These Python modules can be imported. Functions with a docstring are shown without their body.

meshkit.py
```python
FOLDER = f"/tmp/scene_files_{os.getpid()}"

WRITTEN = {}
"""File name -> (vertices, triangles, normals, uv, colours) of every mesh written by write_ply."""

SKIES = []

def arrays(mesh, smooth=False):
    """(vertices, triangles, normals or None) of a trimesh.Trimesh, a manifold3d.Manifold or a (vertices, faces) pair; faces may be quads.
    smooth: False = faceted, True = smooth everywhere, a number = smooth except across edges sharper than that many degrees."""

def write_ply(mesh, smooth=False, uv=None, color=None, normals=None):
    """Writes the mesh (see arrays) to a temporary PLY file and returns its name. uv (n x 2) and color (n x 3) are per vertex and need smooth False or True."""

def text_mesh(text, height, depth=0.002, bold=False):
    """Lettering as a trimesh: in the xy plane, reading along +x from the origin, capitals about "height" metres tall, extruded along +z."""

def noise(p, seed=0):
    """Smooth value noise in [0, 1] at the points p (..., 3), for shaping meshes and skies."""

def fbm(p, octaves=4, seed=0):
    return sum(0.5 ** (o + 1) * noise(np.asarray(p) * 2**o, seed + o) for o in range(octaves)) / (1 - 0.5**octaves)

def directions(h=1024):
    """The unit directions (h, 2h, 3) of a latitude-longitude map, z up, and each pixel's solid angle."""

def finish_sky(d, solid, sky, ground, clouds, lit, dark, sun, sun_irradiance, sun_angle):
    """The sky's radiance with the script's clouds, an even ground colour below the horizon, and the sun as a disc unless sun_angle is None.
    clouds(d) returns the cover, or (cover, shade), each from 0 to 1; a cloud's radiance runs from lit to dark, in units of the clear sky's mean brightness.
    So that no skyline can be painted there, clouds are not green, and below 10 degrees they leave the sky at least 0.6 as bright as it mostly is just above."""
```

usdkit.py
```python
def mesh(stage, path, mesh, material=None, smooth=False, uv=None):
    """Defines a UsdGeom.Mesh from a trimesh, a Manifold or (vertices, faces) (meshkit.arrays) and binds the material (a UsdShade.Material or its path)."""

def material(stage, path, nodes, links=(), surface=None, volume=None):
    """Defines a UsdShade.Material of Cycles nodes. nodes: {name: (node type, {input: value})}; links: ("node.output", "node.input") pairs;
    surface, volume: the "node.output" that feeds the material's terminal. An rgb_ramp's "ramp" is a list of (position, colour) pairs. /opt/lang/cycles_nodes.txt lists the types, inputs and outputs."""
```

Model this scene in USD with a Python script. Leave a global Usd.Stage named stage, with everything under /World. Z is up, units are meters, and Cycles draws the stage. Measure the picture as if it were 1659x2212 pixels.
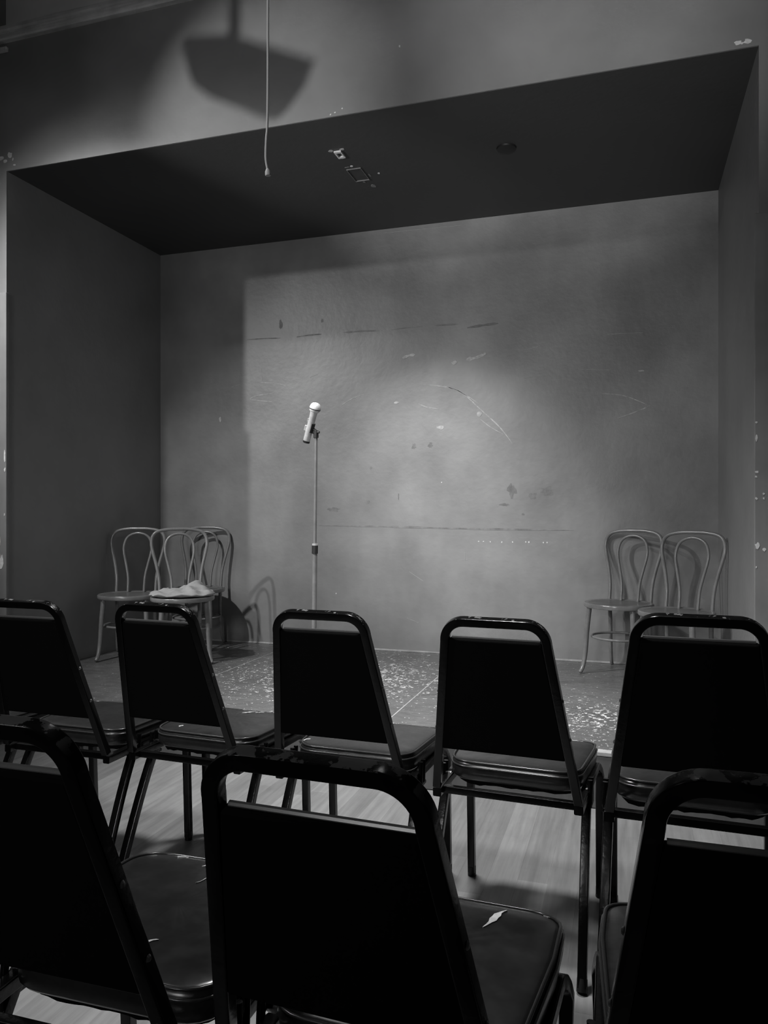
import math, random
import numpy as np, trimesh, manifold3d, usdkit
from shapely.geometry import Polygon
from pxr import Usd, UsdGeom, UsdLux, Gf, Sdf
random.seed(7)
RNG = np.random.default_rng(7)
stage = Usd.Stage.CreateInMemory()
UsdGeom.SetStageUpAxis(stage, UsdGeom.Tokens.z)
UsdGeom.SetStageMetersPerUnit(stage, 1.0)
UsdGeom.Xform.Define(stage, '/World')
UsdGeom.Scope.Define(stage, '/World/Looks')
# World: x runs along the stage front (to the right), y runs from the seats to the back wall, z is up from the
# audience floor.  The viewer sits at x = y = 0 with eyes at 1.154 m.

# ------------------------------------------------------------------ camera, exposure
cam = UsdGeom.Camera.Define(stage, '/World/camera')
cam.CreateHorizontalApertureAttr(36.0)
cam.CreateVerticalApertureAttr(36.0 * 2212 / 1659)
cam.CreateFocalLengthAttr(36.0 * 1660 / 1659)
cam.CreateExposureAttr(0.0)
cam.CreateClippingRangeAttr(Gf.Vec2f(0.05, 100))
cam.AddTranslateOp().Set(Gf.Vec3d(0, 0, 1.154))
cam.AddRotateZOp().Set(17.66)
cam.AddRotateXOp().Set(90)

# ------------------------------------------------------------------ lights (unseen lamps out of the frame, placed for what they light; one is added fill)
# name: position, aimed at, beam half angle, softness, intensity, lamp radius
LAMPS = [
    ((-4.49, 0.945, 3.46), (-0.95, 4.92, 0.85), 26.5, 1.0, 102, 0.045),   # unseen, far left of the house: lights the back wall
    ((-3.35, 1.945, 3.77), (-1.65, 4.92, 0.00), 29, 1.0, 92, 0.040),     # unseen, close to the stage, left: wide
    ((-2.30, 1.20, 3.75), (-1.06, 4.92, 1.20), 12.0, 1.0, 170, 0.060),    # unseen, narrow: the pool on the back wall
    ((-2.75, 0.85, 3.70), (-0.45, 2.80, 0.00), 27, 1.0, 145, 0.300),      # unseen, placed to light the aisle before the stage
    ((-0.20, -1.20, 1.60), (-0.12, 3.44, 3.28), 12.0, 1.0, 112, 0.120),    # unseen, placed to wash the header from the back of the house
    ((-1.60, -2.60, 2.40), (-1.40, 4.92, 1.20), 30, 1.0, 70, 0.500),      # added dim wide fill from the back of the house
    ((-3.30, 0.20, 1.90), (-1.80, 3.445, 3.08), 11.0, 0.8, 105, 0.030),   # unseen, low at the left, placed to light the header
    ((-0.75, 2.60, 4.00), (-0.70, 2.66, 0.00), 32, 1.0, 165, 0.250),      # unseen, placed to light the strip between seats and stage
]

# ------------------------------------------------------------------ helpers
def tag(p, label=None, cat=None, group=None, kind=None):
    p = p.GetPrim() if hasattr(p, 'GetPrim') else p
    for k, v in (('label', label), ('category', cat), ('group', group), ('kind', kind)):
        if v: p.SetCustomDataByKey(k, v)
    return p
def numbered(parent, name):
    path, k = f'{parent}/{name}', 0
    while stage.GetPrimAtPath(path):
        k += 1
        path = f'{parent}/{name}_{k:03d}'
    return path
def ppath(parent):
    return '/World' if parent is None else str(parent.GetPath())
def obj(name, mesh, m, parent=None, smooth=35):
    return usdkit.mesh(stage, numbered(ppath(parent), name), mesh, m, smooth=smooth).GetPrim()
def thing(name, label, cat, loc=(0, 0, 0), rz=0.0, group=None, kind=None, scale=None):
    x = UsdGeom.Xform.Define(stage, numbered('/World', name))
    x.AddTranslateOp().Set(Gf.Vec3d(*map(float, loc)))
    x.AddRotateZOp().Set(float(rz))
    if scale: x.AddScaleOp().Set(Gf.Vec3f(*scale))
    return tag(x, label, cat, group, kind)
def box(x0, x1, y0, y1, z0, z1):
    b = trimesh.creation.box([abs(x1 - x0), abs(y1 - y0), abs(z1 - z0)])
    b.apply_translation([(x0 + x1) / 2, (y0 + y1) / 2, (z0 + z1) / 2])
    return b
def bev(x0, x1, y0, y1, z0, z1, c=0.001):
    """A box with chamfered edges (24 corners)."""
    p = []
    for i in range(8):
        sx, sy, sz = (i & 1), (i >> 1) & 1, (i >> 2) & 1
        q = np.array([(x0, x1)[sx], (y0, y1)[sy], (z0, z1)[sz]], float)
        d = np.array([1 - 2 * sx, 1 - 2 * sy, 1 - 2 * sz]) * c
        for a in range(3):
            e = d.copy(); e[a] = 0
            p.append(q + e)
    return trimesh.convex.convex_hull(np.array(p))
cat_ = trimesh.util.concatenate
def rot_to(d):
    d = np.asarray(d, float); d = d / np.linalg.norm(d)
    return trimesh.geometry.align_vectors([0, 0, 1], d)
def cyl(p, q, r, r2=None, n=16):
    p, q = np.array(p, float), np.array(q, float)
    return tube([p, q], [r, r if r2 is None else r2], n)
def spline(pts, n=10, closed=False):
    P = np.array(pts, float); m = len(P); out = []
    for i in range(m if closed else m - 1):
        g = (lambda k: P[k % m]) if closed else (lambda k: P[min(max(k, 0), m - 1)])
        a, b, c, d = g(i - 1), g(i), g(i + 1), g(i + 2)
        for t in np.arange(n) / n:
            out.append(0.5 * (2 * b + (c - a) * t + (2 * a - 5 * b + 4 * c - d) * t * t + (3 * b - a - 3 * c + d) * t ** 3))
    if not closed: out.append(P[-1])
    return np.array(out)
def circle_profile(n=10):
    a = np.arange(n) * 2 * np.pi / n
    return np.stack([np.cos(a), np.sin(a)], 1)
def square_profile(c=0.28):
    """Square tube with rounded corners, half side 1."""
    out = []
    for k, (sx, sy) in enumerate(((1, 1), (-1, 1), (-1, -1), (1, -1))):
        for t in (0, 0.5, 1.0):
            a = (k + t) * np.pi / 2
            out.append((sx * (1 - c) + c * math.cos(a), sy * (1 - c) + c * math.sin(a)))
    return np.array(out)
SQ = square_profile()
def tube(pts, r, n=10, closed=False, profile=None, ref=None, r_b=None):
    """Sweeps a profile along a path. ref: a vector the second profile axis stays close to."""
    P = np.array(pts, float); m = len(P)
    prof = circle_profile(n) if profile is None else profile
    k = len(prof)
    r = np.broadcast_to(np.asarray(r, float), (m,))
    rb = r if r_b is None else np.broadcast_to(np.asarray(r_b, float), (m,))
    T = (np.roll(P, -1, 0) - np.roll(P, 1, 0)) if closed else np.gradient(P, axis=0)
    T /= np.linalg.norm(T, axis=1, keepdims=True)
    if ref is None:
        ref = np.array([0, 0, 1.0]) if abs(T[0][2]) < 0.9 else np.array([0, 1.0, 0])
        B = [ref - T[0] * (ref @ T[0])]
        for i in range(1, m):
            b = B[-1] - T[i] * (B[-1] @ T[i]); B.append(b)
        B = np.array(B)
    else:
        ref = np.asarray(ref, float)
        B = ref[None] - T * (T @ ref)[:, None]
    B /= np.linalg.norm(B, axis=1, keepdims=True)
    A = np.cross(B, T)
    V = P[:, None] + A[:, None] * (prof[None, :, :1] * r[:, None, None]) + B[:, None] * (prof[None, :, 1:] * rb[:, None, None])
    V = V.reshape(-1, 3); F = []
    for i in range(m if closed else m - 1):
        i2 = (i + 1) % m
        for j in range(k):
            j2 = (j + 1) % k
            F += [[i * k + j, i * k + j2, i2 * k + j2], [i * k + j, i2 * k + j2, i2 * k + j]]
    if not closed:
        V = np.vstack([V, P[:1], P[-1:]]); a, b = m * k, m * k + 1
        for j in range(k):
            j2 = (j + 1) % k
            F += [[a, j2, j], [b, (m - 1) * k + j, (m - 1) * k + j2]]
    t = trimesh.Trimesh(V, F, process=False)
    if t.volume < 0: t.invert()
    return t
def lathe(prof, n=24):
    m = trimesh.creation.revolve(np.array(prof, float), sections=n)
    if m.volume < 0: m.invert()
    return m
def rounded_outline(poly, r, n=72):
    """Outline of a polygon with rounded corners, n points evenly spaced, counter-clockwise."""
    p = Polygon(poly)
    q = p.buffer(-r).buffer(r, quad_segs=10)
    ring = q.exterior
    pts = np.array([ring.interpolate(t, normalized=True).coords[0] for t in np.arange(n) / n])
    if Polygon(pts).exterior.is_ccw is False: pts = pts[::-1]
    return pts
def loft(rings, cap0=True, cap1=True):
    k, m = len(rings[0]), len(rings)
    V, F = np.vstack(rings), []
    for i in range(m - 1):
        for j in range(k):
            j2 = (j + 1) % k
            F += [[i * k + j, i * k + j2, (i + 1) * k + j2], [i * k + j, (i + 1) * k + j2, (i + 1) * k + j]]
    extra = []
    for on, i, flip in ((cap0, 0, True), (cap1, m - 1, False)):
        if on:
            c = len(V) + len(extra); extra.append(rings[i].mean(0))
            for j in range(k):
                j2 = (j + 1) % k
                F.append([c, i * k + j2, i * k + j] if flip else [c, i * k + j, i * k + j2])
    if extra: V = np.vstack([V, np.array(extra)])
    t = trimesh.Trimesh(V, F, process=False)
    if t.volume < 0: t.invert()
    return t

# ------------------------------------------------------------------ materials
def g(v): return (v, v, v)
def mat(name, base, rough=0.5, spec=0.5, metallic=0.0, var=0.0, scale=3.0, stretch=(1, 1, 1), chips=None, bump=None, world=True, rough_var=0.0, coat=0.0, detail=4.0, streak=None, rnd=0.0, worn=(), chip_up=False):
    """Paint-like surface. var: tonal mottling; chips = (tone, noise scale, threshold, axis_mask) lighter flaked spots; bump = (scale, strength, distance);
    streak = (scale vector, amount) a second mottling with its own stretch."""
    n = {'p': ('principled_bsdf', {'base_color': g(base), 'roughness': rough, 'specular_ior_level': spec, 'metallic': metallic, 'coat_weight': coat})}
    L = []
    n['tc'] = ('geometry', {}) if world else ('texture_coordinate', {})
    src = 'tc.position' if world else 'tc.object'
    col = None
    if var:
        n['mp'] = ('mapping', {'scale': tuple(stretch)})
        n['nz'] = ('noise_texture', {'scale': scale, 'detail': detail, 'roughness': 0.6})
        n['rp'] = ('rgb_ramp', {'ramp': [(0.25, g(base * (1 - var))), (0.75, g(base * (1 + var)))]})
        L += [(src, 'mp.vector'), ('mp.vector', 'nz.vector'), ('nz.fac', 'rp.fac')]
        col = 'rp.color'
    if streak:
        n['mp2'] = ('mapping', {'scale': tuple(streak[0])})
        n['nz2'] = ('noise_texture', {'scale': 1.0, 'detail': 3.0, 'roughness': 0.65})
        n['rp2'] = ('rgb_ramp', {'ramp': [(0.3, g(1 - streak[1])), (0.7, g(1 + streak[1]))]})
        n['mx2'] = ('mix', {'mix_type': 'multiply', 'fac': 1.0, 'color1': g(base)})
        L += [(src, 'mp2.vector'), ('mp2.vector', 'nz2.vector'), ('nz2.fac', 'rp2.fac'), ('rp2.color', 'mx2.color2')]
        if col: L.append((col, 'mx2.color1'))
        col = 'mx2.color'
    if rnd:
        n['oi'] = ('object_info', {})
        n['rpo'] = ('rgb_ramp', {'ramp': [(0.0, g(1 - rnd)), (1.0, g(1 + rnd))]})
        n['mxo'] = ('mix', {'mix_type': 'multiply', 'fac': 1.0, 'color1': g(base)})
        L += [('oi.random', 'rpo.fac'), ('rpo.color', 'mxo.color2')]
        if col: L.append((col, 'mxo.color1'))
        col = 'mxo.color'
    if chips:
        tone, cs, th, mask = chips
        n['cn'] = ('noise_texture', {'scale': cs, 'detail': 5.0, 'roughness': 0.62})
        n['cr'] = ('rgb_ramp', {'ramp': [(th, g(0)), (th + 0.025, g(1))]})
        L += [(src, 'cn.vector')]
        last = 'cn.fac'
        for k, (c, r, amt) in enumerate(worn):        # trodden places where more of the paint has flaked
            n[f'wm{k}'] = ('mapping', {'scale': (1 / r, 1 / r, 1 / r), 'location': tuple(-q / r for q in c)})
            n[f'wg{k}'] = ('gradient_texture', {'gradient_type': 'spherical'})
            n[f'wa{k}'] = ('math', {'math_type': 'multiply_add', 'value2': amt})
            L += [(src, f'wm{k}.vector'), (f'wm{k}.vector', f'wg{k}.vector'), (f'wg{k}.fac', f'wa{k}.value1'), (last, f'wa{k}.value3')]
            last = f'wa{k}.value'
        L += [(last, 'cr.fac')]
        fac = 'cr.color'
        if mask:      # wear kept to where the coordinate along an axis lies above a height
            ax, lo, hi = mask
            n['sx'] = ('separate_xyz', {})
            n['mr'] = ('map_range', {'range_type': 'linear', 'clamp': True, 'from_min': lo, 'from_max': hi, 'to_min': 0.0, 'to_max': 1.0})
            n['mm'] = ('math', {'math_type': 'multiply'})
            L += [(src, 'sx.vector'), (f'sx.{ax}', 'mr.value'), ('cr.color', 'mm.value1'), ('mr.result', 'mm.value2')]
            fac = 'mm.value'
        if chip_up:      # only on faces that look upwards, where hands rub
            n['ge'] = ('geometry', {}); n['sn'] = ('separate_xyz', {}); n['mn'] = ('map_range', {'range_type': 'linear', 'clamp': True, 'from_min': 0.35, 'from_max': 0.6, 'to_min': 0.0, 'to_max': 1.0})
            n['mz'] = ('math', {'math_type': 'multiply'})
            L += [('ge.normal', 'sn.vector'), ('sn.z', 'mn.value'), (fac, 'mz.value1'), ('mn.result', 'mz.value2')]
            fac = 'mz.value'
        n['cm'] = ('mix', {'mix_type': 'mix', 'color1': g(base), 'color2': g(tone)})
        if col: L.append((col, 'cm.color1'))
        L += [(fac, 'cm.fac')]
        col = 'cm.color'
    if col: L.append((col, 'p.base_color'))
    if rough_var:
        n['rz'] = ('noise_texture', {'scale': scale * 2.3, 'detail': 3.0})
        n['rr'] = ('map_range', {'range_type': 'linear', 'clamp': True, 'from_min': 0.3, 'from_max': 0.7, 'to_min': max(0.05, rough - rough_var), 'to_max': rough + rough_var})
        L += [(src, 'rz.vector'), ('rz.fac', 'rr.value'), ('rr.result', 'p.roughness')]
    if bump:
        n['bn'] = ('noise_texture', {'scale': bump[0], 'detail': 3.0})
        n['bp'] = ('bump', {'strength': bump[1], 'distance': bump[2]})
        L += [(src, 'bn.vector'), ('bn.fac', 'bp.height'), ('bp.normal', 'p.normal')]
    return usdkit.material(stage, f'/World/Looks/{name}', n, L, surface='p.BSDF')

M = {}
M['back_wall'] = mat('back_wall_paint', 0.29, 0.42, 0.45, var=0.30, scale=1.6, streak=((2.2, 2.2, 0.7), 0.10), bump=(28, 0.15, 0.01))
M['side_wall'] = mat('side_wall_paint', 0.27, 0.5, 0.4, var=0.15, scale=2.0, bump=(28, 0.15, 0.01))
M['niche_ceiling'] = mat('niche_ceiling_paint', 0.06, 0.55, 0.4, var=0.10, scale=1.5, bump=(30, 0.1, 0.01))
M['front_wall'] = mat('front_wall_paint', 0.26, 0.5, 0.4, var=0.20, scale=1.3, streak=((0.9, 0.9, 2.0), 0.08), bump=(25, 0.12, 0.01))
M['cladding'] = mat('cladding_paint', 0.26, 0.5, 0.4, var=0.15, scale=4.0, streak=((8, 8, 1.2), 0.12))
M['moulding'] = mat('moulding_paint', 0.70, 0.45, 0.5, var=0.30, scale=5.0, streak=((2, 20, 20), 0.25))  # pale paint, its tone also standing in for light from above
M['frieze'] = mat('frieze_paint', 0.85, 0.6, 0.3, var=0.08, scale=2.0)  # near-white tone stands in for light falling on the frieze from above
M['house_wall'] = mat('house_wall_paint', 0.20, 0.7, 0.3, var=0.1, scale=1.5)  # unseen room shell, tone chosen for the light it bounces
M['stage_paint'] = mat('stage_floor_paint', 0.155, 0.30, 0.5, var=0.25, scale=2.5, chips=(0.92, 52, 0.665, None), worn=(((-1.55, 4.08, 0.223), 1.0, 0.155), ((-0.14, 3.60, 0.223), 0.55, 0.12)), streak=((14, 30, 14), 0.18), bump=(60, 0.25, 0.01), rough_var=0.10)
M['riser'] = mat('riser_paint', 0.12, 0.5, 0.4, var=0.2, scale=5.0, streak=((12, 12, 2), 0.15))
M['gap'] = mat('dark_gap', 0.02, 0.8, 0.2)
M['dust'] = mat('dusty_edge', 0.45, 0.8, 0.2, var=0.35, scale=12)
M['wood'] = [mat(f'floor_wood_{"abc"[k]}', b, 0.36, 0.45, var=0.16, scale=5.0, stretch=(4, 0.6, 1), streak=((55, 2.6, 1), 0.14), rough_var=0.06) for k, b in enumerate((0.215, 0.24, 0.265))]
M['subfloor'] = mat('subfloor', 0.05, 0.8, 0.2)
M['frame'] = mat('chair_black_enamel', 0.003, 0.20, 0.4, chips=(0.16, 46, 0.60, ('z', 0.855, 0.890)), chip_up=True, world=False, bump=(70, 0.12, 0.004))
M['frame_worn'] = mat('chair_black_enamel_worn', 0.003, 0.20, 0.4, chips=(0.085, 38, 0.50, ('z', 0.855, 0.890)), chip_up=True, world=False, bump=(70, 0.12, 0.004))
M['frame_bright'] = mat('worn_steel', 0.25, 0.25, 0.5, metallic=0.8, var=0.5, scale=60, world=False)
M['vinyl'] = mat('black_vinyl', 0.016, 0.26, 0.85, var=0.3, scale=9, bump=(14, 0.10, 0.006), rough_var=0.05)
M['piping'] = mat('vinyl_piping', 0.03, 0.22, 0.6)
M['back_cloth'] = mat('backrest_rear_cloth', 0.004, 0.9, 0.05, bump=(300, 0.15, 0.002))
M['welt'] = mat('panel_top_welt', 0.10, 0.25, 0.8)  # paler than the vinyl: the bright line of reflected lamps is painted in
M['tear'] = mat('torn_foam', 0.62, 0.9, 0.2, var=0.25, scale=60)
M['foot'] = mat('black_plastic_foot', 0.008, 0.4, 0.4)
M['bent'] = mat('bentwood_grey_enamel', 0.22, 0.24, 0.8, var=0.2, scale=9, world=False, rough_var=0.08)
M['bent_seat'] = mat('bentwood_seat_enamel', 0.17, 0.36, 0.5, var=0.25, scale=7, world=False)
M['cloth'] = mat('crumpled_cloth', 0.42, 0.95, 0.1, var=0.12, scale=14)
M['stand'] = mat('stand_tube_grey', 0.24, 0.30, 0.6, metallic=0.1, var=0.2, scale=20, world=False)
M['stand_dark'] = mat('stand_dark_steel', 0.05, 0.4, 0.5, metallic=0.3)
M['mic_body'] = mat('microphone_polished_body', 0.85, 0.20, 0.8, metallic=0.35, var=0.2, scale=40, world=False)
M['mic_grille'] = mat('microphone_pale_grille', 0.92, 0.5, 0.5, bump=(900, 0.6, 0.002), world=False)
M['mic_dark'] = mat('microphone_dark_cap', 0.03, 0.35, 0.5)
M['cord'] = mat('pale_cord', 0.62, 0.7, 0.2)
M['chip'] = mat('bare_plaster', 0.78, 0.9, 0.1, var=0.2, scale=80)
M['scuff'] = mat('pale_scuff', 0.50, 0.7, 0.2, var=0.4, scale=40)
M['smudge'] = mat('dark_smudge', 0.215, 0.6, 0.3, var=0.25, scale=30)
M['seam'] = mat('filled_joint', 0.245, 0.6, 0.3, var=0.35, scale=22)
M['lamp'] = mat('lamp_black_housing', 0.02, 0.5, 0.4)

# ------------------------------------------------------------------ the setting
X0, X1, YF, YB, ZC = -3.306, 0.505, 3.445, 4.924, 3.055     # niche: left, right, opening plane, back wall, ceiling
STG = 0.223                                                # stage height
def struct(name, mesh, m, label, parent=None, smooth=False):
    p = obj(name, mesh, m, parent, smooth)
    if parent is None: tag(p, label, None, None, 'structure')
    return p
def holder(name, label):
    return thing(name, label, None, kind='structure')
def strip(pts, w, m, parent, name, plane, thick=0.0012, taper=True):
    """A thin raised mark on a wall: pts are (x, z) for a wall facing the seats at y = plane."""
    P = spline(pts, 6) if len(pts) > 2 else np.array(pts, float)
    d = np.gradient(P, axis=0); d /= np.linalg.norm(d, axis=1, keepdims=True) + 1e-9
    nrm = np.stack([-d[:, 1], d[:, 0]], 1)
    k = len(P)
    t = np.linspace(0, 1, k)
    ww = w / 2 * (np.clip(np.minimum(t, 1 - t) * 6, 0.25, 1) if taper else np.ones(k))
    ww = ww * (1 + 0.35 * RNG.uniform(-1, 1, k))
    a, b = P + nrm * ww[:, None], P - nrm * ww[:, None]
    rings = [np.array([[a[i, 0], plane + 0.001, a[i, 1]], [a[i, 0], plane - thick, a[i, 1]], [b[i, 0], plane - thick, b[i, 1]], [b[i, 0], plane + 0.001, b[i, 1]]]) for i in range(k)]
    return obj(name, loft(rings), m, parent, False)
def flake(x, z, w, h, m, parent, name, plane, thick=0.0015, seed=0, axis='y', sides=9):
    """A ragged flake of bare plaster on a wall (plane y = const, or x = const with axis 'x')."""
    r = np.random.default_rng(seed + int(abs(x) * 997) + int(abs(z) * 613))
    a = np.arange(sides) * 2 * np.pi / sides
    q = np.stack([np.cos(a) * w / 2, np.sin(a) * h / 2], 1) * r.uniform(0.55, 1.2, (sides, 1))
    front = np.array([[x + u, plane - thick, z + v] for u, v in q]); back = front.copy(); back[:, 1] = plane + 0.001
    rings = [back, front]
    if axis == 'x':
        rings = [np.stack([np.full(sides, plane + (0.001 if i == 0 else -thick)), k[:, 0], k[:, 2]], 1) for i, k in enumerate(rings)]
    return obj(name, loft(rings), m, parent, False)

# back wall of the niche with its joints, scuffs and stains
wb = holder('wall_back', 'grey painted scuffed back wall of the stage niche')
obj('wall_panel', box(X0 - 0.1, X1 + 0.1, YB, YB + 0.1, 0.0, ZC + 0.1), M['back_wall'], wb, False)
SCUFF = [[(-1.155, 1.983), (-1.031, 1.926), (-0.91, 1.815), (-0.79, 1.7), (-0.707, 1.591)], [(-1.296, 1.999), (-1.108, 1.965), (-1.001, 1.909), (-0.925, 1.855)], [(-0.916, 1.756), (-0.849, 1.702), (-0.766, 1.652)], [(-1.328, 1.872), (-1.264, 1.845), (-1.17, 1.829)], [(-1.885, 1.877), (-1.801, 1.924), (-1.701, 1.954)], [(-2.573, 1.958), (-2.518, 1.979), (-2.391, 1.989)], [(-2.573, 1.958), (-2.481, 1.941), (-2.391, 1.934)], [(-0.079, 1.725), (0.016, 1.755), (0.123, 1.796)], [(-0.161, 1.885), (-0.024, 1.864), (0.123, 1.796)], [(-0.285, 2.043), (-0.106, 2.027)], [(-0.642, 2.001), (-0.521, 2.016)], [(-2.478, 2.19), (-2.474, 2.085)], [(-2.5, 2.073), (-2.355, 2.056), (-2.231, 2.021)], [(-1.391, 0.757), (-1.296, 0.698)], [(-1.407, 0.448), (-1.328, 0.421)], [(-1.016, 0.895), (-1.016, 0.835)], [(-1.043, 0.84), (-0.985, 0.847)], [(-2.72, 2.051), (-2.646, 2.067)], [(-2.108, 2.088), (-2.046, 2.107)], [(-1.569, 3.030), (-1.031, 3.022)]]
for i, l in enumerate(SCUFF):
    strip(l, 0.006 if i in (0, 7) else 0.0045, M['scuff'], wb, 'scuff_mark', YB)
for l, w in (([(-1.439, 2.182), (-1.391, 2.195), (-1.35, 2.199)], 0.016), ([(-1.007, 2.144), (-0.946, 2.152), (-0.885, 2.172)], 0.024), ([(-0.613, 2.185), (-0.532, 2.203)], 0.014), ([(-0.584, 2.221), (-0.469, 2.219)], 0.006), ([(-0.133, 2.248), (0.083, 2.244)], 0.006)):
    strip(l, w, M['scuff'], wb, 'paint_smear', YB)
for x, z, w, h in ((-1.085, 2.128, 0.045, 0.030), (-0.885, 2.176, 0.02, 0.02), (0.075, 2.011, 0.05, 0.012), (-1.18, 1.71, 0.05, 0.03), (-2.808, 1.82, 0.018, 0.05), (-0.92, 1.79, 0.03, 0.04), (-1.484, 1.885, 0.04, 0.015)):
    flake(x, z, w, h, M['scuff'], wb, 'paint_chip', YB)
for x, z, w, h in ((-2.33, 2.471, 0.028, 0.06), (-2.015, 2.475, 0.022, 0.03), (-1.36, 1.588, 0.03, 0.045), (-1.247, 1.594, 0.035, 0.04), (-1.465, 1.256, 0.012, 0.05), (-0.71, 1.29, 0.06, 0.10), (-0.58, 1.255, 0.06, 0.05), (-0.49, 1.285, 0.09, 0.06), (-0.76, 1.20, 0.07, 0.02), (-0.64, 1.14, 0.02, 0.02), (-1.66, 1.45, 0.02, 0.02), (-1.68, 1.22, 0.025, 0.03), (-1.93, 1.17, 0.09, 0.03)):
    flake(x, z, w, h, M['smudge'], wb, 'stain', YB, thick=0.0006, sides=18)
strip([(-2.039, 1.061), (-1.472, 1.055), (-1.031, 1.046), (-0.327, 1.039)], 0.012, M['seam'], wb, 'panel_joint', YB)
for a, b, w in ((-2.591, -2.33, 0.007), (-2.21, -2.02, 0.010), (-1.86, -1.60, 0.011), (-1.52, -1.30, 0.007), (-1.22, -1.06, 0.010)):
    strip([(a, 2.378 + 0.004 * math.sin(a * 9)), ((a + b) / 2, 2.381), (b, 2.379 + 0.004 * math.sin(b * 9))], w, M['seam'], wb, 'panel_joint', YB, thick=0.0006)
strip([(-1.0, 2.351), (-0.9, 2.36), (-0.80, 2.366)], 0.014, M['smudge'], wb, 'stain', YB)
for x, z in ((-0.925, 0.965), (-0.894, 0.963), (-0.849, 0.963), (-0.775, 0.961), (-0.707, 0.962), (-0.622, 0.963), (-0.604, 0.963), (-0.512, 0.961), (-0.489, 0.962), (-1.17, 1.349), (-1.912, 0.595)):
    flake(x, z, 0.011, 0.011, M['chip'], wb, 'screw_hole', YB, sides=7)

wl = holder('wall_left', 'dark side wall of the stage niche on the left')
obj('wall_panel', box(X0 - 0.1, X0, YF + 0.008, YB + 0.1, 0.0, ZC + 0.1), M['side_wall'], wl, False)
wr = holder('wall_right', 'grey side wall of the stage niche on the right')
obj('wall_panel', box(X1, X1 + 0.1, YF + 0.008, YB + 0.1, 0.0, ZC + 0.1), M['side_wall'], wr, False)
cl = struct('ceiling', box(X0 - 0.1, X1 + 0.1, YF + 0.008, YB + 0.1, ZC, ZC + 0.12), M['niche_ceiling'], 'black painted flat ceiling of the stage niche')

# front wall with the stage opening cut out
wf = holder('wall_front', 'grey wall around and above the stage opening')
wall = manifold3d.Manifold.cube((8.4, 0.008, 4.2)).translate((-5.8, YF, 0)) - manifold3d.Manifold.cube((X1 - X0, 1, ZC + 1)).translate((X0, YF - 0.5, -1))
obj('wall_panel', wall, M['front_wall'], wf, False)
for i, (x, z, w, h) in enumerate(((0.427, 3.079, 0.030, 0.020), (0.443, 3.074, 0.012, 0.008), (0.462, 3.080, 0.032, 0.022), (-3.339, 3.131, 0.028, 0.025), (-3.316, 3.112, 0.03, 0.018), (-3.280, 3.137, 0.04, 0.045), (-3.262, 3.113, 0.014, 0.018), (-3.250, 3.082, 0.018, 0.012), (-1.343, 3.072, 0.010, 0.008), (-1.307, 3.086, 0.008, 0.008), (-1.367, 3.066, 0.009, 0.009), (-1.02, 3.33, 0.009, 0.012))):
    flake(x, z, w, h, M['chip'], wf, 'paint_chip', YF, seed=i)

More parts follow.
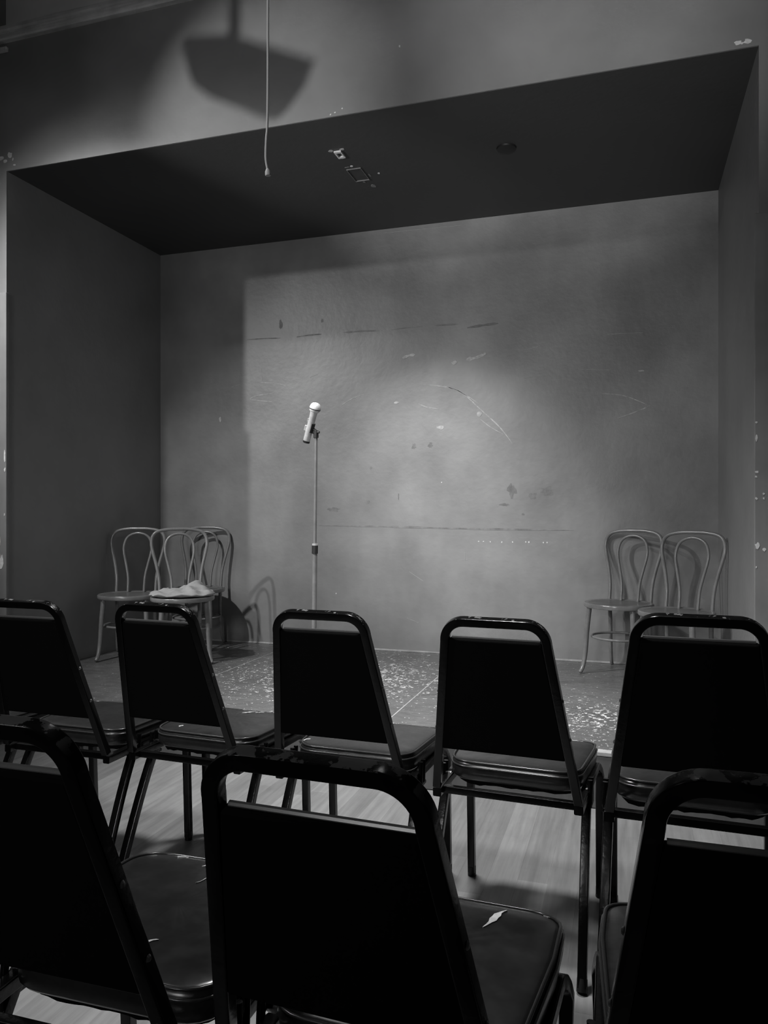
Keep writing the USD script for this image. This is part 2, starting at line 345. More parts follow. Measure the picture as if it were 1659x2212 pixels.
# plywood facings either side of the opening, up to 2.37 m
tl = holder('trim_1', 'grey plywood facing on the left edge of the stage opening, chipped white at its foot')
obj('board', bev(-4.3, X0 + 0.015, YF - 0.018, YF, STG, 2.374, 0.002), M['cladding'], tl, False)
for x, z, w, h in ((-3.300, 1.461, 0.012, 0.09), (-3.300, 1.386, 0.012, 0.03), (-3.333, 0.988, 0.006, 0.05), (-3.336, 0.913, 0.014, 0.03), (-3.323, 0.868, 0.045, 0.09), (-3.303, 1.139, 0.008, 0.016)):
    flake(x, z, w, h, M['chip'], tl, 'paint_chip', YF - 0.018)
tr = holder('trim_2', 'dark plywood facing on the right edge of the stage opening with white chips')
obj('board', bev(X1 - 0.018, 1.8, YF - 0.018, YF, STG, 2.366, 0.002), M['cladding'], tr, False)
for x, z, w, h in ((0.493, 1.518, 0.008, 0.010), (0.494, 1.455, 0.009, 0.028), (0.495, 1.316, 0.014, 0.012), (0.493, 1.297, 0.010, 0.011), (0.493, 1.209, 0.010, 0.012), (0.520, 1.227, 0.009, 0.010), (0.520, 1.209, 0.009, 0.010), (0.497, 1.018, 0.018, 0.026), (0.523, 1.002, 0.014, 0.016), (0.493, 0.93, 0.006, 0.012)):
    flake(x, z, w, h, M['chip'], tr, 'paint_chip', YF - 0.018)

# moulding along the front wall and the frieze above it, both paled to stand in for light
def extrude_x(prof, x0, x1):
    a = np.array([[x0, y, z] for y, z in prof]); b = a.copy(); b[:, 0] = x1
    return loft([a, b])
mo = holder('trim_3', 'worn wooden moulding running along the wall high above the stage opening')
yy = YF
obj('moulding_rail', extrude_x([(yy, 3.768), (yy - 0.028, 3.768), (yy - 0.034, 3.775), (yy - 0.034, 3.795), (yy - 0.026, 3.802), (yy - 0.030, 3.812), (yy - 0.042, 3.818), (yy - 0.042, 3.838), (yy - 0.030, 3.846), (yy, 3.850)], -5.7, 2.5), M['moulding'], mo, 40)
obj('moulding_block', bev(-3.42, -3.290, yy - 0.02, yy, 3.715, 3.74, 0.003), M['moulding'], mo, False)
struct('trim_4', bev(-3.30, 2.5, YF - 0.012, YF, 3.852, 4.19, 0.002), M['frieze'], 'frieze board above the moulding, paled to stand in for light from above, top left of the photo')
struct('baseboard_back', bev(X0 + 0.01, X1 - 0.01, YB - 0.006, YB, STG, STG + 0.012, 0.002), M['dust'], 'thin pale dusty strip along the foot of the back wall')

# the audience room
fl = holder('floor', 'worn wooden strip floor of the audience room')
obj('subfloor', box(-5.8, 2.6, -3.2, YF + 0.1, -0.08, -0.012), M['subfloor'], fl, False)
obj('far_boards', box(-5.8, -3.0, -3.2, 3.097, -0.012, 0.0), M['wood'][0], fl, False)
obj('far_boards', box(-3.0, 2.6, -3.2, 0.0, -0.012, 0.0), M['wood'][1], fl, False)
PW = 0.092
for i in range(int(5.6 / PW)):
    x = -3.0 + i * PW
    cuts = [0.0]
    y = RNG.uniform(0.3, 1.2)
    while y < 3.0:
        cuts.append(y); y += RNG.uniform(0.7, 1.3)
    cuts.append(3.097)
    if x > 1.55 or x < -2.6: cuts = [0.0, 3.097]
    for a, b in zip(cuts[:-1], cuts[1:]):
        dz = RNG.uniform(-0.0001, 0.0001)
        obj('plank', bev(x + 0.00004, x + PW - 0.00004, a + 0.00004, b - 0.00004, -0.012, dz, 0.0002), M['wood'][int(RNG.integers(0, 3))], fl, False)
for nm, b, lab in (('wall_house_left', box(-5.9, -5.8, -3.2, YF, 0, 4.2), 'unseen left wall of the audience room'),
                   ('wall_house_right', box(2.6, 2.7, -3.2, YF, 0, 4.2), 'unseen right wall of the audience room'),
                   ('wall_house_rear', box(-5.8, 2.6, -3.3, -3.2, 0, 4.2), 'unseen rear wall of the audience room'),
                   ('ceiling_001', box(-5.8, 2.6, -3.2, YF + 0.1, 4.2, 4.3), 'unseen ceiling above the audience')):
    struct(nm, b, M['house_wall'], lab)

# ------------------------------------------------------------------ the stage platform
st = thing('stage_platform', 'low black stage with flaking paint under the microphone stand', 'stage')
obj('platform_frame', cat_([box(-4.3, 1.8, 3.115, YF, 0, STG - 0.019), box(X0, X1, YF, YB, 0, STG - 0.019)]), M['gap'], st, False)
obj('riser', bev(-4.3, 1.8, 3.100, 3.114, 0.0, STG - 0.019, 0.002), M['riser'], st, False)
obj('edge_strip', bev(-4.3, 1.8, 3.097, 3.132, STG - 0.018, STG, 0.003), M['dust'], st, False)
cuts = [-4.3, -3.466, -2.246, -1.026, 0.194, 1.8]
for a, b in zip(cuts[:-1], cuts[1:]):
    obj('floor_panel', bev(a + 0.0015, b - 0.0015, 3.1335, YF - 0.001, STG - 0.018, STG, 0.0015), M['stage_paint'], st, False)
cuts = [X0, -2.246, -1.026, 0.194, X1]
for a, b in zip(cuts[:-1], cuts[1:]):
    obj('floor_panel', bev(a + 0.0015, b - 0.0015, YF, YB, STG - 0.018, STG, 0.0015), M['stage_paint'], st, False)

for a in (-2.246, -1.026, 0.194):
    obj('joint_filler', bev(a - 0.003, a + 0.003, 3.134, YB - 0.01, STG - 0.01, STG + 0.0006, 0.0003), M['dust'], st, False)

# ------------------------------------------------------------------ banquet chairs
FR, SR = 'banquet chairs in the row nearest the stage', 'banquet chairs in the row nearest the viewer'
def lean_y(h): return -0.41 + 0.3058 * (0.9 - h)
def make_banquet_chair(label, x, y, rz, group, sc=1.0, tears=(), seed=0, gap=0.0, low=0.550):
    t = thing('banquet_chair', label, 'chair', (x, y, 0), rz, group, scale=(sc, sc, sc))
    R = 0.0108
    up = np.array([0, -0.3058, 1.0]); up /= np.linalg.norm(up)
    nrm = np.cross([1.0, 0, 0], up)
    hw = lambda h: 0.128 + 0.1416 * (0.815 - h)
    # one bent square tube round the back
    half = [(hw(h), h) for h in np.linspace(0.430, 0.838, 9)]
    cx, cz, r = hw(0.838) - 0.050, 0.838, 0.050
    arc = [(cx + r * math.cos(a), cz + r * math.sin(a)) for a in np.radians(np.linspace(4, 90, 12))]
    half += arc
    full = half + [(u, v) for u, v in ((0.03, half[-1][1]), (-0.03, half[-1][1]))] + [(-u, v) for u, v in half[::-1]]
    path = np.array([[u, lean_y(v), v] for u, v in full])
    obj('back_frame', tube(path, R, profile=SQ, ref=nrm), M['frame_worn' if group == SR else 'frame'], t, 30)
    # padded panel between the uprights
    pts = []
    for h in (low, 0.838 - gap):
        w = hw(h) - R + (0.001 if h > 0.8 else 0.003)
        for sgn in (-1, 1):
            for e in (-0.0035, 0.007 if h > 0.8 else 0.018):
                for s in trimesh.creation.icosphere(1, 0.006).vertices:
                    pts.append(np.array([sgn * (w - 0.006), lean_y(h), h]) + nrm * -e + s)
    panel = trimesh.convex.convex_hull(np.array(pts))
    obj('backrest', panel, M['back_cloth'], t, 30)
    # the seam round the top of the panel: a thin welt, paled as a painted highlight
    w = hw(0.838 - gap) - R - 0.006
    obj('backrest_welt', tube([[-w, lean_y(0.838 - gap) + 0.004, 0.8455 - gap], [w, lean_y(0.838 - gap) + 0.004, 0.8455 - gap]], 0.0045, n=8), M['welt'], t, 40)
    for h in (0.70, 0.60):
        for sgn in (-1, 1):
            p = np.array([sgn * hw(h), lean_y(h), h])
            s = lathe([(0, 0.003), (0.003, 0.0026), (0.0052, 0.0), (0, 0.0)], 12)
            s.apply_transform(rot_to(np.array([sgn * 0.55, 0, 0]) - nrm * 0.0 + np.array([sgn, 0, 0])))
            s.apply_translation(p + np.array([sgn * R, 0, 0]))
            obj('screw', s, M['frame_bright'], t, 40)
    # seat frame
    zr = 0.412
    for sgn in (-1, 1):
        # side rail bending down into the front leg
        rail = [[sgn * 0.183, -0.268, zr], [sgn * 0.186, -0.1, zr], [sgn * 0.190, 0.09, zr]]
        bend = [[sgn * (0.190 + 0.003 * k), 0.09 + 0.055 * math.sin(a), zr - 0.055 * (1 - math.cos(a))] for k, a in enumerate(np.radians([20, 40, 60, 80]))]
        leg = rail + bend + [[sgn * 0.197, 0.150, 0.30], [sgn * 0.197, 0.158, 0.12], [sgn * 0.197, 0.163, 0.012]]
        l = obj('leg', tube(leg, R * 1.06, profile=SQ, ref=[1.0, 0, 0]), M['frame'], t, 30)
        obj('foot_cap', tube([[sgn * 0.197, 0.1615, 0.03], [sgn * 0.197, 0.1635, 0.001]], [0.0128, 0.0135], n=12), M['foot'], l, 30)
        leg = [[sgn * 0.190, -0.120, 0.418], [sgn * 0.1905, -0.150, 0.395], [sgn * 0.193, -0.222, 0.26], [sgn * 0.198, -0.330, 0.012]]
        l = obj('leg', tube(spline(leg, 5), R * 1.06, profile=SQ, ref=[1.0, 0, 0]), M['frame'], t, 30)
        obj('foot_cap', tube([[sgn * 0.1975, -0.322, 0.030], [sgn * 0.198, -0.334, 0.004]], [0.0128, 0.0135], n=12), M['foot'], l, 30)
        # stacking bumper: two short rods beside the rear leg
        br = cat_([cyl([sgn * 0.200, -0.155 + d, 0.392], [sgn * 0.199, -0.150 + d, 0.452], 0.0065, n=12) for d in (0, 0.024)] + [bev(min(sgn * 0.186, sgn * 0.205), max(sgn * 0.186, sgn * 0.205), -0.166, -0.116, 0.384, 0.393, 0.001)])
        obj('stacking_bumper', br, M['frame'], t, 40)
    obj('cross_rail', tube([[-0.183, -0.235, zr], [0.183, -0.235, zr]], R * 0.9, profile=SQ, ref=[0, 0, 1.0]), M['frame'], t, 30)
    obj('cross_rail', tube([[-0.188, 0.08, zr], [0.188, 0.08, zr]], R * 0.9, profile=SQ, ref=[0, 0, 1.0]), M['frame'], t, 30)
    fy = 0.215 if group == SR else 0.168
    # upholstered seat, two welts, crowned top
    r_ = np.random.default_rng(40 + seed)
    plan = [(-0.176, -0.185), (0.176, -0.185), (0.195, 0.06), (0.192, fy), (-0.192, fy), (-0.195, 0.06)]
    out = rounded_outline(plan, 0.062, 84)
    cen = np.array([0.0, 0.015])
    def ring(s, z, wob=0.0):
        q = cen + (out - cen) * s
        front = np.clip((q[:, 1] - fy + 0.115) / 0.12, 0, 1) ** 2
        zz = z - 0.016 * front + wob * r_.uniform(-1, 1, len(q))
        return np.column_stack([q, zz])
    rings = [ring(0.90, 0.421), ring(0.965, 0.423), ring(0.992, 0.430, 0.0004), ring(1.0, 0.446, 0.0005), ring(0.992, 0.461, 0.0004), ring(0.972, 0.470), ring(0.93, 0.4735), ring(0.85, 0.4755), ring(0.72, 0.477, 0.0005), ring(0.5, 0.478, 0.0005), ring(0.25, 0.4785, 0.0004), ring(0.06, 0.4785)]
    seat = obj('seat', loft(rings), M['vinyl'], t, 60)
    obj('piping', tube(ring(0.975, 0.4725), 0.0030, n=7, closed=True), M['piping'], seat, True)
    obj('piping', tube(ring(0.997, 0.4600), 0.0026, n=7, closed=True), M['piping'], seat, True)
    # ragged dust cover below the cushion
    rg = [ring(0.93, 0.4215)]
    rag = ring(0.90, 0.411); rag[:, 2] -= np.abs(0.006 * np.sin(np.arange(len(rag)) * 0.37 + seed) * r_.uniform(0.2, 1, len(rag)))
    obj('dust_cover', loft([rag, rg[0]]), M['back_cloth'], seat, 40)
    for (tx, ty, ang, ln, wd) in tears:
        n = 9
        u = np.linspace(-0.5, 0.5, n) * ln
        ww = wd / 2 * np.sin(np.linspace(0.12, 3.0, n)) * r_.uniform(0.45, 1.2, n)
        ca, sa = math.cos(ang), math.sin(ang)
        mid = np.stack([tx + ca * u - sa * 0.003 * np.sin(u / ln * 5), ty + sa * u + ca * 0.003 * np.sin(u / ln * 5)], 1)
        def top(q):
            # height of the cushion top at q, from the same rings
            s = np.linalg.norm(q - cen) / np.interp(math.atan2(*(q - cen)[::-1]), *ANG)
            z = np.interp(s, [0.06, 0.25, 0.5, 0.72, 0.85, 0.93, 0.972, 0.992, 1.0], [0.4785, 0.4785, 0.478, 0.477, 0.4755, 0.4735, 0.470, 0.461, 0.446])
            return z - 0.016 * np.clip((q[1] - fy + 0.115) / 0.12, 0, 1) ** 2
        A_ = np.arctan2(out[:, 1] - cen[1], out[:, 0] - cen[0]); o_ = np.argsort(A_)
        ANG = (np.r_[A_[o_] - 2 * np.pi, A_[o_], A_[o_] + 2 * np.pi], np.tile(np.linalg.norm(out - cen, axis=1)[o_], 3))
        rr = []
        for i in range(n):
            nn = np.array([-sa, ca]) * ww[i]
            a, b = mid[i] + nn, mid[i] - nn
            rr.append(np.array([[*a, top(a) - 0.001], [*a, top(a) + 0.0018], [*b, top(b) + 0.0018], [*b, top(b) - 0.001]]))
        tag(obj('tear', loft(rr), M['tear'], seat, False), 'white torn upholstery')
    return t

make_banquet_chair('black banquet chair beyond the left edge of the photo, only its legs showing', -2.13, 2.21, 0, FR, seed=1)
make_banquet_chair('black banquet chair at far left of the stage-side row, cut by the photo edge', -1.674, 2.208, 0, FR, seed=2)
make_banquet_chair('black banquet chair in front of the folded-cloth bentwood chair, torn white seat edge', -1.243, 2.252, -2.7, FR, seed=3, tears=((-0.10, -0.135, 0.3, 0.014, 0.008), (-0.02, 0.150, 0.02, 0.050, 0.014), (0.045, 0.150, 0.0, 0.04, 0.010), (0.10, 0.148, -0.05, 0.05, 0.012), (0.02, 0.085, 0.75, 0.055, 0.011), (0.05, 0.10, 0.3, 0.03, 0.009)))
make_banquet_chair('black banquet chair directly in front of the microphone stand', -0.751, 2.243, -1.5, FR, seed=4, tears=((-0.165, -0.13, 0.05, 0.03, 0.008),))
make_banquet_chair('black banquet chair right of the microphone stand, its whole back and seat in clear view', -0.287, 2.241, -3, FR, seed=5)
make_banquet_chair('black banquet chair in front of the pair of bentwood chairs on the right', 0.156, 2.176, -2, FR, sc=1.04, seed=6)
make_banquet_chair('large near banquet chair cut off by the lower left corner, chipped right shoulder', -0.731, 1.125, 0.5, SR, sc=1.02, seed=7, gap=0.010, low=0.556, tears=((-0.10, 0.192, 0.0, 0.022, 0.010), (0.02, -0.10, 0.5, 0.032, 0.006), (-0.03, 0.16, 0.9, 0.02, 0.004), (0.03, 0.13, 1.0, 0.03, 0.002), (0.0, 0.10, 1.0, 0.035, 0.002)))
make_banquet_chair('large near banquet chair in the middle with worn paint along its top rail', -0.301, 1.148, -2.5, SR, seed=8, gap=0.020, low=0.570, tears=((0.083, 0.135, 1.25, 0.085, 0.013), (0.165, 0.195, 0.0, 0.022, 0.009)))
make_banquet_chair('large near banquet chair cut off by the right edge, chipped top rail', 0.150, 1.221, 0, SR, seed=9, gap=0.032, low=0.566)

# ------------------------------------------------------------------ bentwood chairs on the stage
def make_bentwood(label, x, y, rz, group):
    t = thing('bentwood_chair', label, 'chair', (x, y, STG + 0.003), rz, group)      # faces -y
    SH, RAD = 0.405, 0.195
    by = lambda z: 0.150 + 0.062 * z / 0.41
    def hoop(prof, r, name, base):
        h = [(w, z) for w, z in prof]
        pts = [[w, by(z) + base, SH + z] for w, z in h] + [[-w, by(z) + base, SH + z] for w, z in h[:-1][::-1]]
        obj(name, tube(spline(pts, 6), r, n=10, ref=[0, 1.0, -0.25]), M['bent'], t, True)
    hoop([(0.128, -0.01), (0.130, 0.09), (0.145, 0.18), (0.166, 0.265), (0.175, 0.32), (0.166, 0.368), (0.135, 0.397), (0.07, 0.41), (0.0, 0.412)], 0.0105, 'back_hoop', 0.0)
    hoop([(0.052, -0.01), (0.055, 0.09), (0.070, 0.17), (0.088, 0.25), (0.090, 0.30), (0.076, 0.345), (0.045, 0.372), (0.0, 0.382)], 0.0085, 'inner_hoop', -0.004)
    ringp = [(RAD - 0.026, -0.026), (RAD - 0.004, -0.026), (RAD, -0.020), (RAD, -0.006), (RAD - 0.004, 0.0), (RAD - 0.024, -0.001), (RAD - 0.030, -0.004), (RAD - 0.026, -0.026)]
    s = lathe(ringp, 48); s.apply_translation([0, 0, SH])
    seat = obj('seat', s, M['bent'], t, 35)
    d = lathe([(0, -0.012), (RAD - 0.027, -0.010), (RAD - 0.027, -0.004), (0.10, -0.006), (0, -0.009)], 40); d.apply_translation([0, 0, SH])
    obj('seat_panel', d, M['bent_seat'], seat, 35)
    for sgn in (-1, 1):
        l = [[sgn * 0.130, -0.105, SH - 0.02], [sgn * 0.139, -0.118, 0.25], [sgn * 0.144, -0.128, 0.12], [sgn * 0.150, -0.145, 0.04], [sgn * 0.158, -0.166, 0.005]]
        obj('leg', tube(spline(l, 5), np.linspace(0.0155, 0.0110, 21), n=12), M['bent'], t, True)
        l = [[sgn * 0.126, 0.148, SH - 0.0], [sgn * 0.122, 0.150, 0.28], [sgn * 0.124, 0.158, 0.14], [sgn * 0.130, 0.180, 0.04], [sgn * 0.135, 0.20, 0.004]]
        obj('leg', tube(spline(l, 5), np.linspace(0.0125, 0.0100, 21), n=12), M['bent'], t, True)
    a = np.arange(48) * 2 * np.pi / 48
    obj('leg_ring', tube(np.stack([0.158 * np.cos(a), 0.018 + 0.158 * np.sin(a), np.full(48, 0.205)], 1), 0.0075, n=8, closed=True, ref=[0, 0, 1.0]), M['bent'], t, True)
    return t
BL, BR = 'bentwood chairs huddled in the left stage corner', 'bentwood chairs paired at the right of the stage'
make_bentwood('bentwood chair against the left side wall, leftmost of the three', -3.05, 4.20, 20, BL)
make_bentwood('bentwood chair with a crumpled cloth on its seat', -2.65, 4.185, 38, BL)
make_bentwood('bentwood chair half hidden behind the cloth-covered one, its shadow on the back wall', -2.845, 4.66, 12, BL)
make_bentwood('bentwood chair by the back wall, left one of the right-hand pair', -0.055, 4.645, -24, BR)
make_bentwood('bentwood chair nearest the right side wall', 0.240, 4.345, -28, BR)

# crumpled cloth lying on the seat
def make_cloth():
    n, k = 44, 26
    rings = []
    for j in range(k):
        v = j / (k - 1)
        a = np.arange(n) * 2 * np.pi / n
        th = (v - 0.5) * math.pi
        ca, sa = np.sign(np.cos(a)) * np.abs(np.cos(a)) ** 0.62, np.sign(np.sin(a)) * np.abs(np.sin(a)) ** 0.62
        c = abs(math.cos(th)) ** 0.55
        x, y = 0.195 * c * ca, 0.135 * c * sa
        top = 0.5 + 0.5 * math.sin(th)
        hgt = 0.040 + 0.055 * np.exp(-((x - 0.075) / 0.055) ** 2 - ((y - 0.05) / 0.08) ** 2) + 0.012 * np.sin(x * 60 + y * 25) * np.exp(-(x / 0.2) ** 2) + 0.007 * np.sin(y * 90 - x * 40 + 1)
        z = top * np.maximum(hgt, 0.012)
        x = x + 0.006 * np.sin(y * 80 + 2 * v); y = y + 0.006 * np.sin(x * 70)
        rings.append(np.column_stack([x, y, z]))
    return loft(rings)
c = obj('folded_cloth', make_cloth(), M['cloth'], None, 60)
x = UsdGeom.Xformable(c); x.AddTranslateOp().Set(Gf.Vec3d(-2.645, 4.175, STG + 0.4055)); x.AddRotateZOp().Set(30)
tag(c, 'crumpled pale grey cloth lying on the seat of the middle left bentwood chair', 'cloth')

# ------------------------------------------------------------------ microphone on its stand
MX, MY = -1.447, 3.425
ms = thing('microphone_stand', 'slim grey straight microphone stand at the centre of the stage', 'microphone stand', (MX, MY, STG))
b = lathe([(0, 0.022), (0.03, 0.022), (0.05, 0.018), (0.125, 0.010), (0.130, 0.004), (0.128, 0.0), (0, 0)], 40)
obj('base', b, M['stand_dark'], ms, 35)
TOP = 1.300
lx = 0.013     # the pole leans a little
P = lambda z: [lx * (z / TOP), 0, z]
obj('lower_tube', cyl(P(0.018), P(0.735), 0.0118, n=18), M['stand'], ms, 40)
cl_ = obj('height_clutch', cat_([cyl(P(0.731), P(0.770), 0.0150, n=18)]), M['stand_dark'], ms, 40)
tag(obj('clutch_collar', cyl(P(0.770), P(0.779), 0.0140, n=18), M['mic_body'], cl_, 40), 'bright metal collar')
obj('upper_tube', cyl(P(0.735), P(TOP), 0.0080, n=16), M['stand'], ms, 40)
# microphone axis: tipped over towards upper right
top = np.array([MX + lx, MY, STG + TOP])
tilt = np.array([0.36, -0.16, 1.0]); tilt /= np.linalg.norm(tilt)
mc = top + np.array([-0.028, -0.006, 0.038])     # where the clip grips the body
rel = lambda p: np.array(p) - np.array([MX, MY, STG])
e1 = top + [0, 0, 0.018] - mc; e1 = e1 - tilt * (e1 @ tilt); e1 /= np.linalg.norm(e1); e2 = np.cross(tilt, e1)
secs = []
for a in np.radians(np.linspace(-62, 62, 15)):      # an open clip that hugs the far side of the body
    u = math.cos(a) * e1 + math.sin(a) * e2
    secs.append(np.array([rel(mc + u * r_ + tilt * z_) for r_, z_ in ((0.0184, -0.022), (0.0212, -0.022), (0.0212, 0.022), (0.0184, 0.022))]))
ringclip = loft(secs)
k = obj('clip', cat_([cyl(rel(top - [0, 0, 0.012]), rel(top + [0, 0, 0.022]), 0.0125, n=16), cyl(rel(top + [0, 0, 0.018]), rel(mc + (top + [0, 0, 0.018] - mc) * 0.46), 0.009, n=12), ringclip]), M['stand_dark'], ms, 40)
obj('wing_screw', cat_([cyl(rel(top + [-0.02, -0.004, 0.014]), rel(top + [0.02, -0.004, 0.014]), 0.006, n=10)]), M['stand_dark'], k, 40)
mi = thing('microphone', 'handheld microphone with a white ball head clipped on the stand', 'microphone', mc)
Rm = rot_to(tilt)
def along(m_):
    m_ = m_.copy(); m_.apply_transform(Rm); return m_
q = 0.86
sc_ = lambda prof: [(r_, z_ * q) for r_, z_ in prof]
obj('body', along(lathe(sc_([(0, -0.078), (0.0165, -0.078), (0.0180, -0.074), (0.0180, -0.03), (0.0176, 0.02), (0.0176, 0.070), (0.0190, 0.088), (0.0, 0.088)]), 28)), M['mic_body'], mi, 35)
tag(obj('end_cap', along(lathe(sc_([(0, -0.090), (0.0150, -0.090), (0.0170, -0.087), (0.0172, -0.078), (0, -0.078)]), 28)), M['mic_dark'], mi, 35), 'dark end cap')
gr = obj('grille', along(lathe([(0, 0.074), (0.017, 0.075), (0.0235, 0.081), (0.0268, 0.090), (0.0274, 0.096), (0.0268, 0.103), (0.0240, 0.112), (0.018, 0.119), (0.009, 0.123), (0, 0.124)], 32)), M['mic_grille'], mi, 40)
tag(obj('grille_band', along(lathe([(0.0262, 0.089), (0.0280, 0.0905), (0.0280, 0.0930), (0.0262, 0.0945)], 32)), M['stand_dark'], gr, 35), 'dark band round the ball')
sw = bev(-0.004, 0.004, -0.0215, -0.016, 0.024, 0.042, 0.001)
sw.apply_transform(trimesh.transformations.rotation_matrix(-0.9, [0, 0, 1]))
obj('switch', along(sw), M['mic_body'], mi, 30)
sw = bev(-0.005, 0.005, -0.0265, -0.017, -0.022, 0.006, 0.002)
sw.apply_transform(trimesh.transformations.rotation_matrix(-1.2, [0, 0, 1]))
obj('clip_tongue', along(sw), M['mic_body'], mi, 30)

# ------------------------------------------------------------------ hanging cord, ceiling remains
pc = thing('pull_cord', 'thin pale pull cord hanging from the ceiling with a small bell end', 'cord')
pts = [[-0.667, 1.354, 4.17], [-0.6670, 1.3535, 3.0], [-0.6672, 1.353, 2.15], [-0.668, 1.353, 1.93], [-0.6705, 1.352, 1.875], [-0.6712, 1.352, 1.84], [-0.6680, 1.3535, 1.818]]
obj('cord', tube(spline(pts, 8), 0.0024, n=8), M['cord'], pc, True)
bl = lathe([(0, 0.014), (0.0028, 0.013), (0.0052, 0.008), (0.0058, 0.001), (0.005, -0.0005), (0, -0.0005)], 16)
bl.apply_transform(trimesh.transformations.rotation_matrix(-0.12, [0, 1, 0])); bl.apply_translation([-0.6670, 1.3537, 1.8075])
obj('bell_end', bl, M['cord'], pc, 40)
sw = lathe([(0, 0.03), (0.035, 0.03), (0.04, 0.022), (0.028, 0.0), (0, 0)], 24); sw.apply_translation([-0.667, 1.354, 4.17])
obj('ceiling_rose', sw, M['cord'], pc, 35)

hk = thing('ceiling_hook', 'small chipped square bracket left on the black stage ceiling', 'bracket', (-1.461, 3.815, ZC))
fr_ = manifold3d.Manifold.cube((0.040, 0.075, 0.010), True) - manifold3d.Manifold.cube((0.026, 0.045, 0.03), True)
obj('bracket_frame', fr_.translate((0, 0, -0.004)), M['chip'], hk, False)
for dx, dy, w, h in ((-0.032, -0.045, 0.035, 0.03), (0.03, -0.045, 0.04, 0.03), (0, 0.05, 0.035, 0.02)):
    a_ = np.arange(8) * np.pi / 4; w, h = w * 0.8, h * 0.8; q = np.stack([dx + np.cos(a_) * w / 2 * RNG.uniform(0.6, 1.1, 8), dy + np.sin(a_) * h / 2 * RNG.uniform(0.6, 1.1, 8)], 1)
    obj('plaster_chip', loft([np.column_stack([q, np.full(8, 0.0005)]), np.column_stack([q, np.full(8, -0.002)])]), M['scuff'], hk, False)
sp = thing('ceiling_socket', 'old square mounting scar with peeling paint on the stage ceiling', 'mounting plate', (-1.451, 4.08, ZC))
fr_ = manifold3d.Manifold.cube((0.085, 0.16, 0.006), True) - manifold3d.Manifold.cube((0.078, 0.150, 0.03), True)
obj('plate_edge', fr_.translate((0, 0, -0.002)), M['smudge'], sp, False)
for dx, dy, w, h, m_ in ((0.0, -0.11, 0.022, 0.03, 'chip'), (0.115, 0.02, 0.022, 0.02, 'chip'), (0.0, 0.10, 0.03, 0.03, 'smudge'), (0.035, 0.17, 0.04, 0.06, 'smudge'), (0.06, 0.03, 0.02, 0.05, 'smudge'), (-0.03, -0.105, 0.05, 0.012, 'smudge')):
    a_ = np.arange(8) * np.pi / 4; w, h = w * 0.8, h * 0.8; q = np.stack([dx + np.cos(a_) * w / 2 * RNG.uniform(0.6, 1.1, 8), dy + np.sin(a_) * h / 2 * RNG.uniform(0.6, 1.1, 8)], 1)
    obj('plaster_chip', loft([np.column_stack([q, np.full(8, 0.0005)]), np.column_stack([q, np.full(8, -0.002)])]), M[m_], sp, False)
cp = lathe([(0, -0.012), (0.035, -0.012), (0.050, -0.008), (0.052, 0.0), (0, 0)], 28)
cp.apply_translation([-0.608, 4.017, ZC])
tag(obj('cover_plate', cp, M['lamp'], None, 35), 'small round black cover plate on the stage ceiling', 'cover plate')

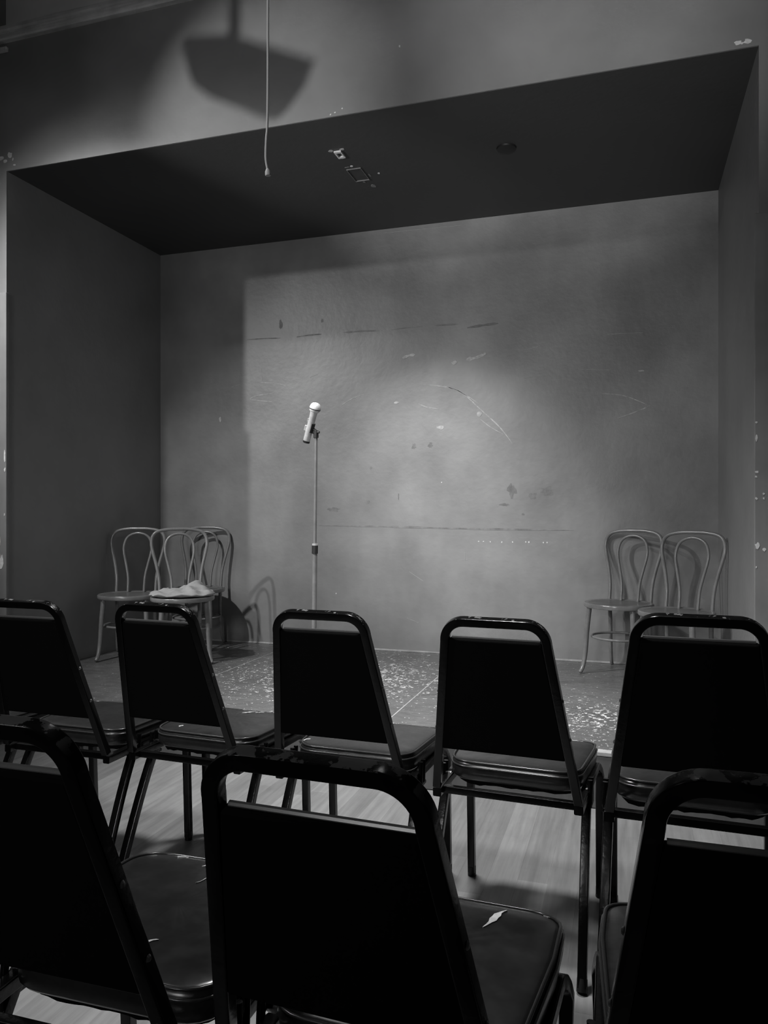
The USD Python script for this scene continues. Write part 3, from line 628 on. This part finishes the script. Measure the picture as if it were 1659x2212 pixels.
# ------------------------------------------------------------------ unseen lamps, one an added fill (each with the light it gives)
def make_lamp(pos, to, half, soft, power, rad, lit=True, label='', barn=False, size=0.085):
    pos, to = np.array(pos, float), np.array(to, float)
    d = to - pos; d /= np.linalg.norm(d)
    t = thing('stage_lamp', label, 'stage lamp', pos)
    R_ = rot_to(d)
    body = lathe([(size * 0.95, 0.0), (size, 0.0), (size, -0.18), (size * 0.7, -0.25), (0, -0.26), (0, -0.25), (size * 0.66, -0.235), (size * 0.95, -0.17), (size * 0.95, 0.0)], 28)
    body.apply_translation([0, 0, -0.01]); body.apply_transform(R_)
    obj('housing', body, M['lamp'], t, 35)
    obj('yoke', cat_([cyl([0, 0, size + 0.06], [0, 0, 4.2 - pos[2]], 0.014, n=12), tube(np.array([[size + 0.02, 0, -0.02], [size + 0.02, 0, size + 0.03], [0, 0, size + 0.07], [-size - 0.02, 0, size + 0.03], [-size - 0.02, 0, -0.02]]) - d * 0.1, 0.008, n=8)]), M['lamp'], t, 35)
    if barn:
        for a in range(4):
            f = trimesh.creation.box([2 * size, 0.004, 0.10]); f.apply_translation([0, size + 0.012, 0.045])
            f.apply_transform(trimesh.transformations.rotation_matrix(-0.25, [1, 0, 0], [0, size, 0]))
            f.apply_transform(trimesh.transformations.rotation_matrix(a * math.pi / 2, [0, 0, 1])); f.apply_transform(R_)
            obj('barn_door', f, M['lamp'], t, False)
    if lit:
        L = UsdLux.SphereLight.Define(stage, f'{t.GetPath()}/light')
        L.CreateRadiusAttr(rad); L.CreateIntensityAttr(power); L.CreateNormalizeAttr(True)
        s = UsdLux.ShapingAPI.Apply(L.GetPrim()); s.CreateShapingConeAngleAttr(half); s.CreateShapingConeSoftnessAttr(soft)
        z = -d; xx = np.cross([0, 0, 1.0], z); xx /= np.linalg.norm(xx); yy_ = np.cross(z, xx)
        m4 = Gf.Matrix4d(*xx, 0, *yy_, 0, *z, 0, *(d * 0.03), 1)
        L.AddTransformOp().Set(m4)
    return t
for i, (p, to, half, soft, power, rad) in enumerate(LAMPS):
    make_lamp(p, to, half, soft, power, rad, label=('unseen stage lamp hanging far left of the seats, lighting the back wall', 'unseen stage lamp hanging left, close to the stage opening', 'unseen narrow lamp placed to light the pool on the back wall', 'unseen lamp placed to light the aisle before the stage', 'unseen lamp at the back of the room, placed to wash the header', 'added wide fill lamp toward the rear of the room', 'unseen lamp on a long drop rod left of the seats, placed to light the header', 'unseen downlight placed to light the floor between seats and stage')[i])
FX = (-2.573, 1.82, 2.611)
ft = thing('flood_lamp', 'unseen unlit black flood lamp, hood outline shaped for its shadow above the stage opening', 'stage lamp', FX)
prof = np.array([(-0.173, 0.113), (-0.056, 0.094), (0.028, 0.057), (0.174, -0.01), (0.147, -0.067), (0.1, -0.119), (0.009, -0.07), (-0.082, -0.027), (-0.146, 0.025)])  # outline of the unseen lamp, shaped for the shadow it casts on the header
hood = loft([np.column_stack([prof[:, 0] * k, np.full(len(prof), y), prof[:, 1] * k]) for k, y in ((0.90, -0.05), (1.0, -0.042), (1.0, 0.0), (0.86, 0.035), (0.55, 0.05))])
obj('housing', hood, M['lamp'], ft, 30)
obj('lens', loft([np.column_stack([prof[:, 0] * 0.7, np.full(len(prof), y), prof[:, 1] * 0.7]) for y in (-0.056, -0.048)]), M['stand_dark'], ft, False)
obj('drop_rod', cyl([-0.02, 0.0, 0.05], [-0.02, 0.0, 4.2 - FX[2]], 0.016, n=12), M['lamp'], ft, 40)
obj('clamp', bev(-0.05, 0.01, -0.025, 0.025, 0.055, 0.085, 0.004), M['lamp'], ft, False)
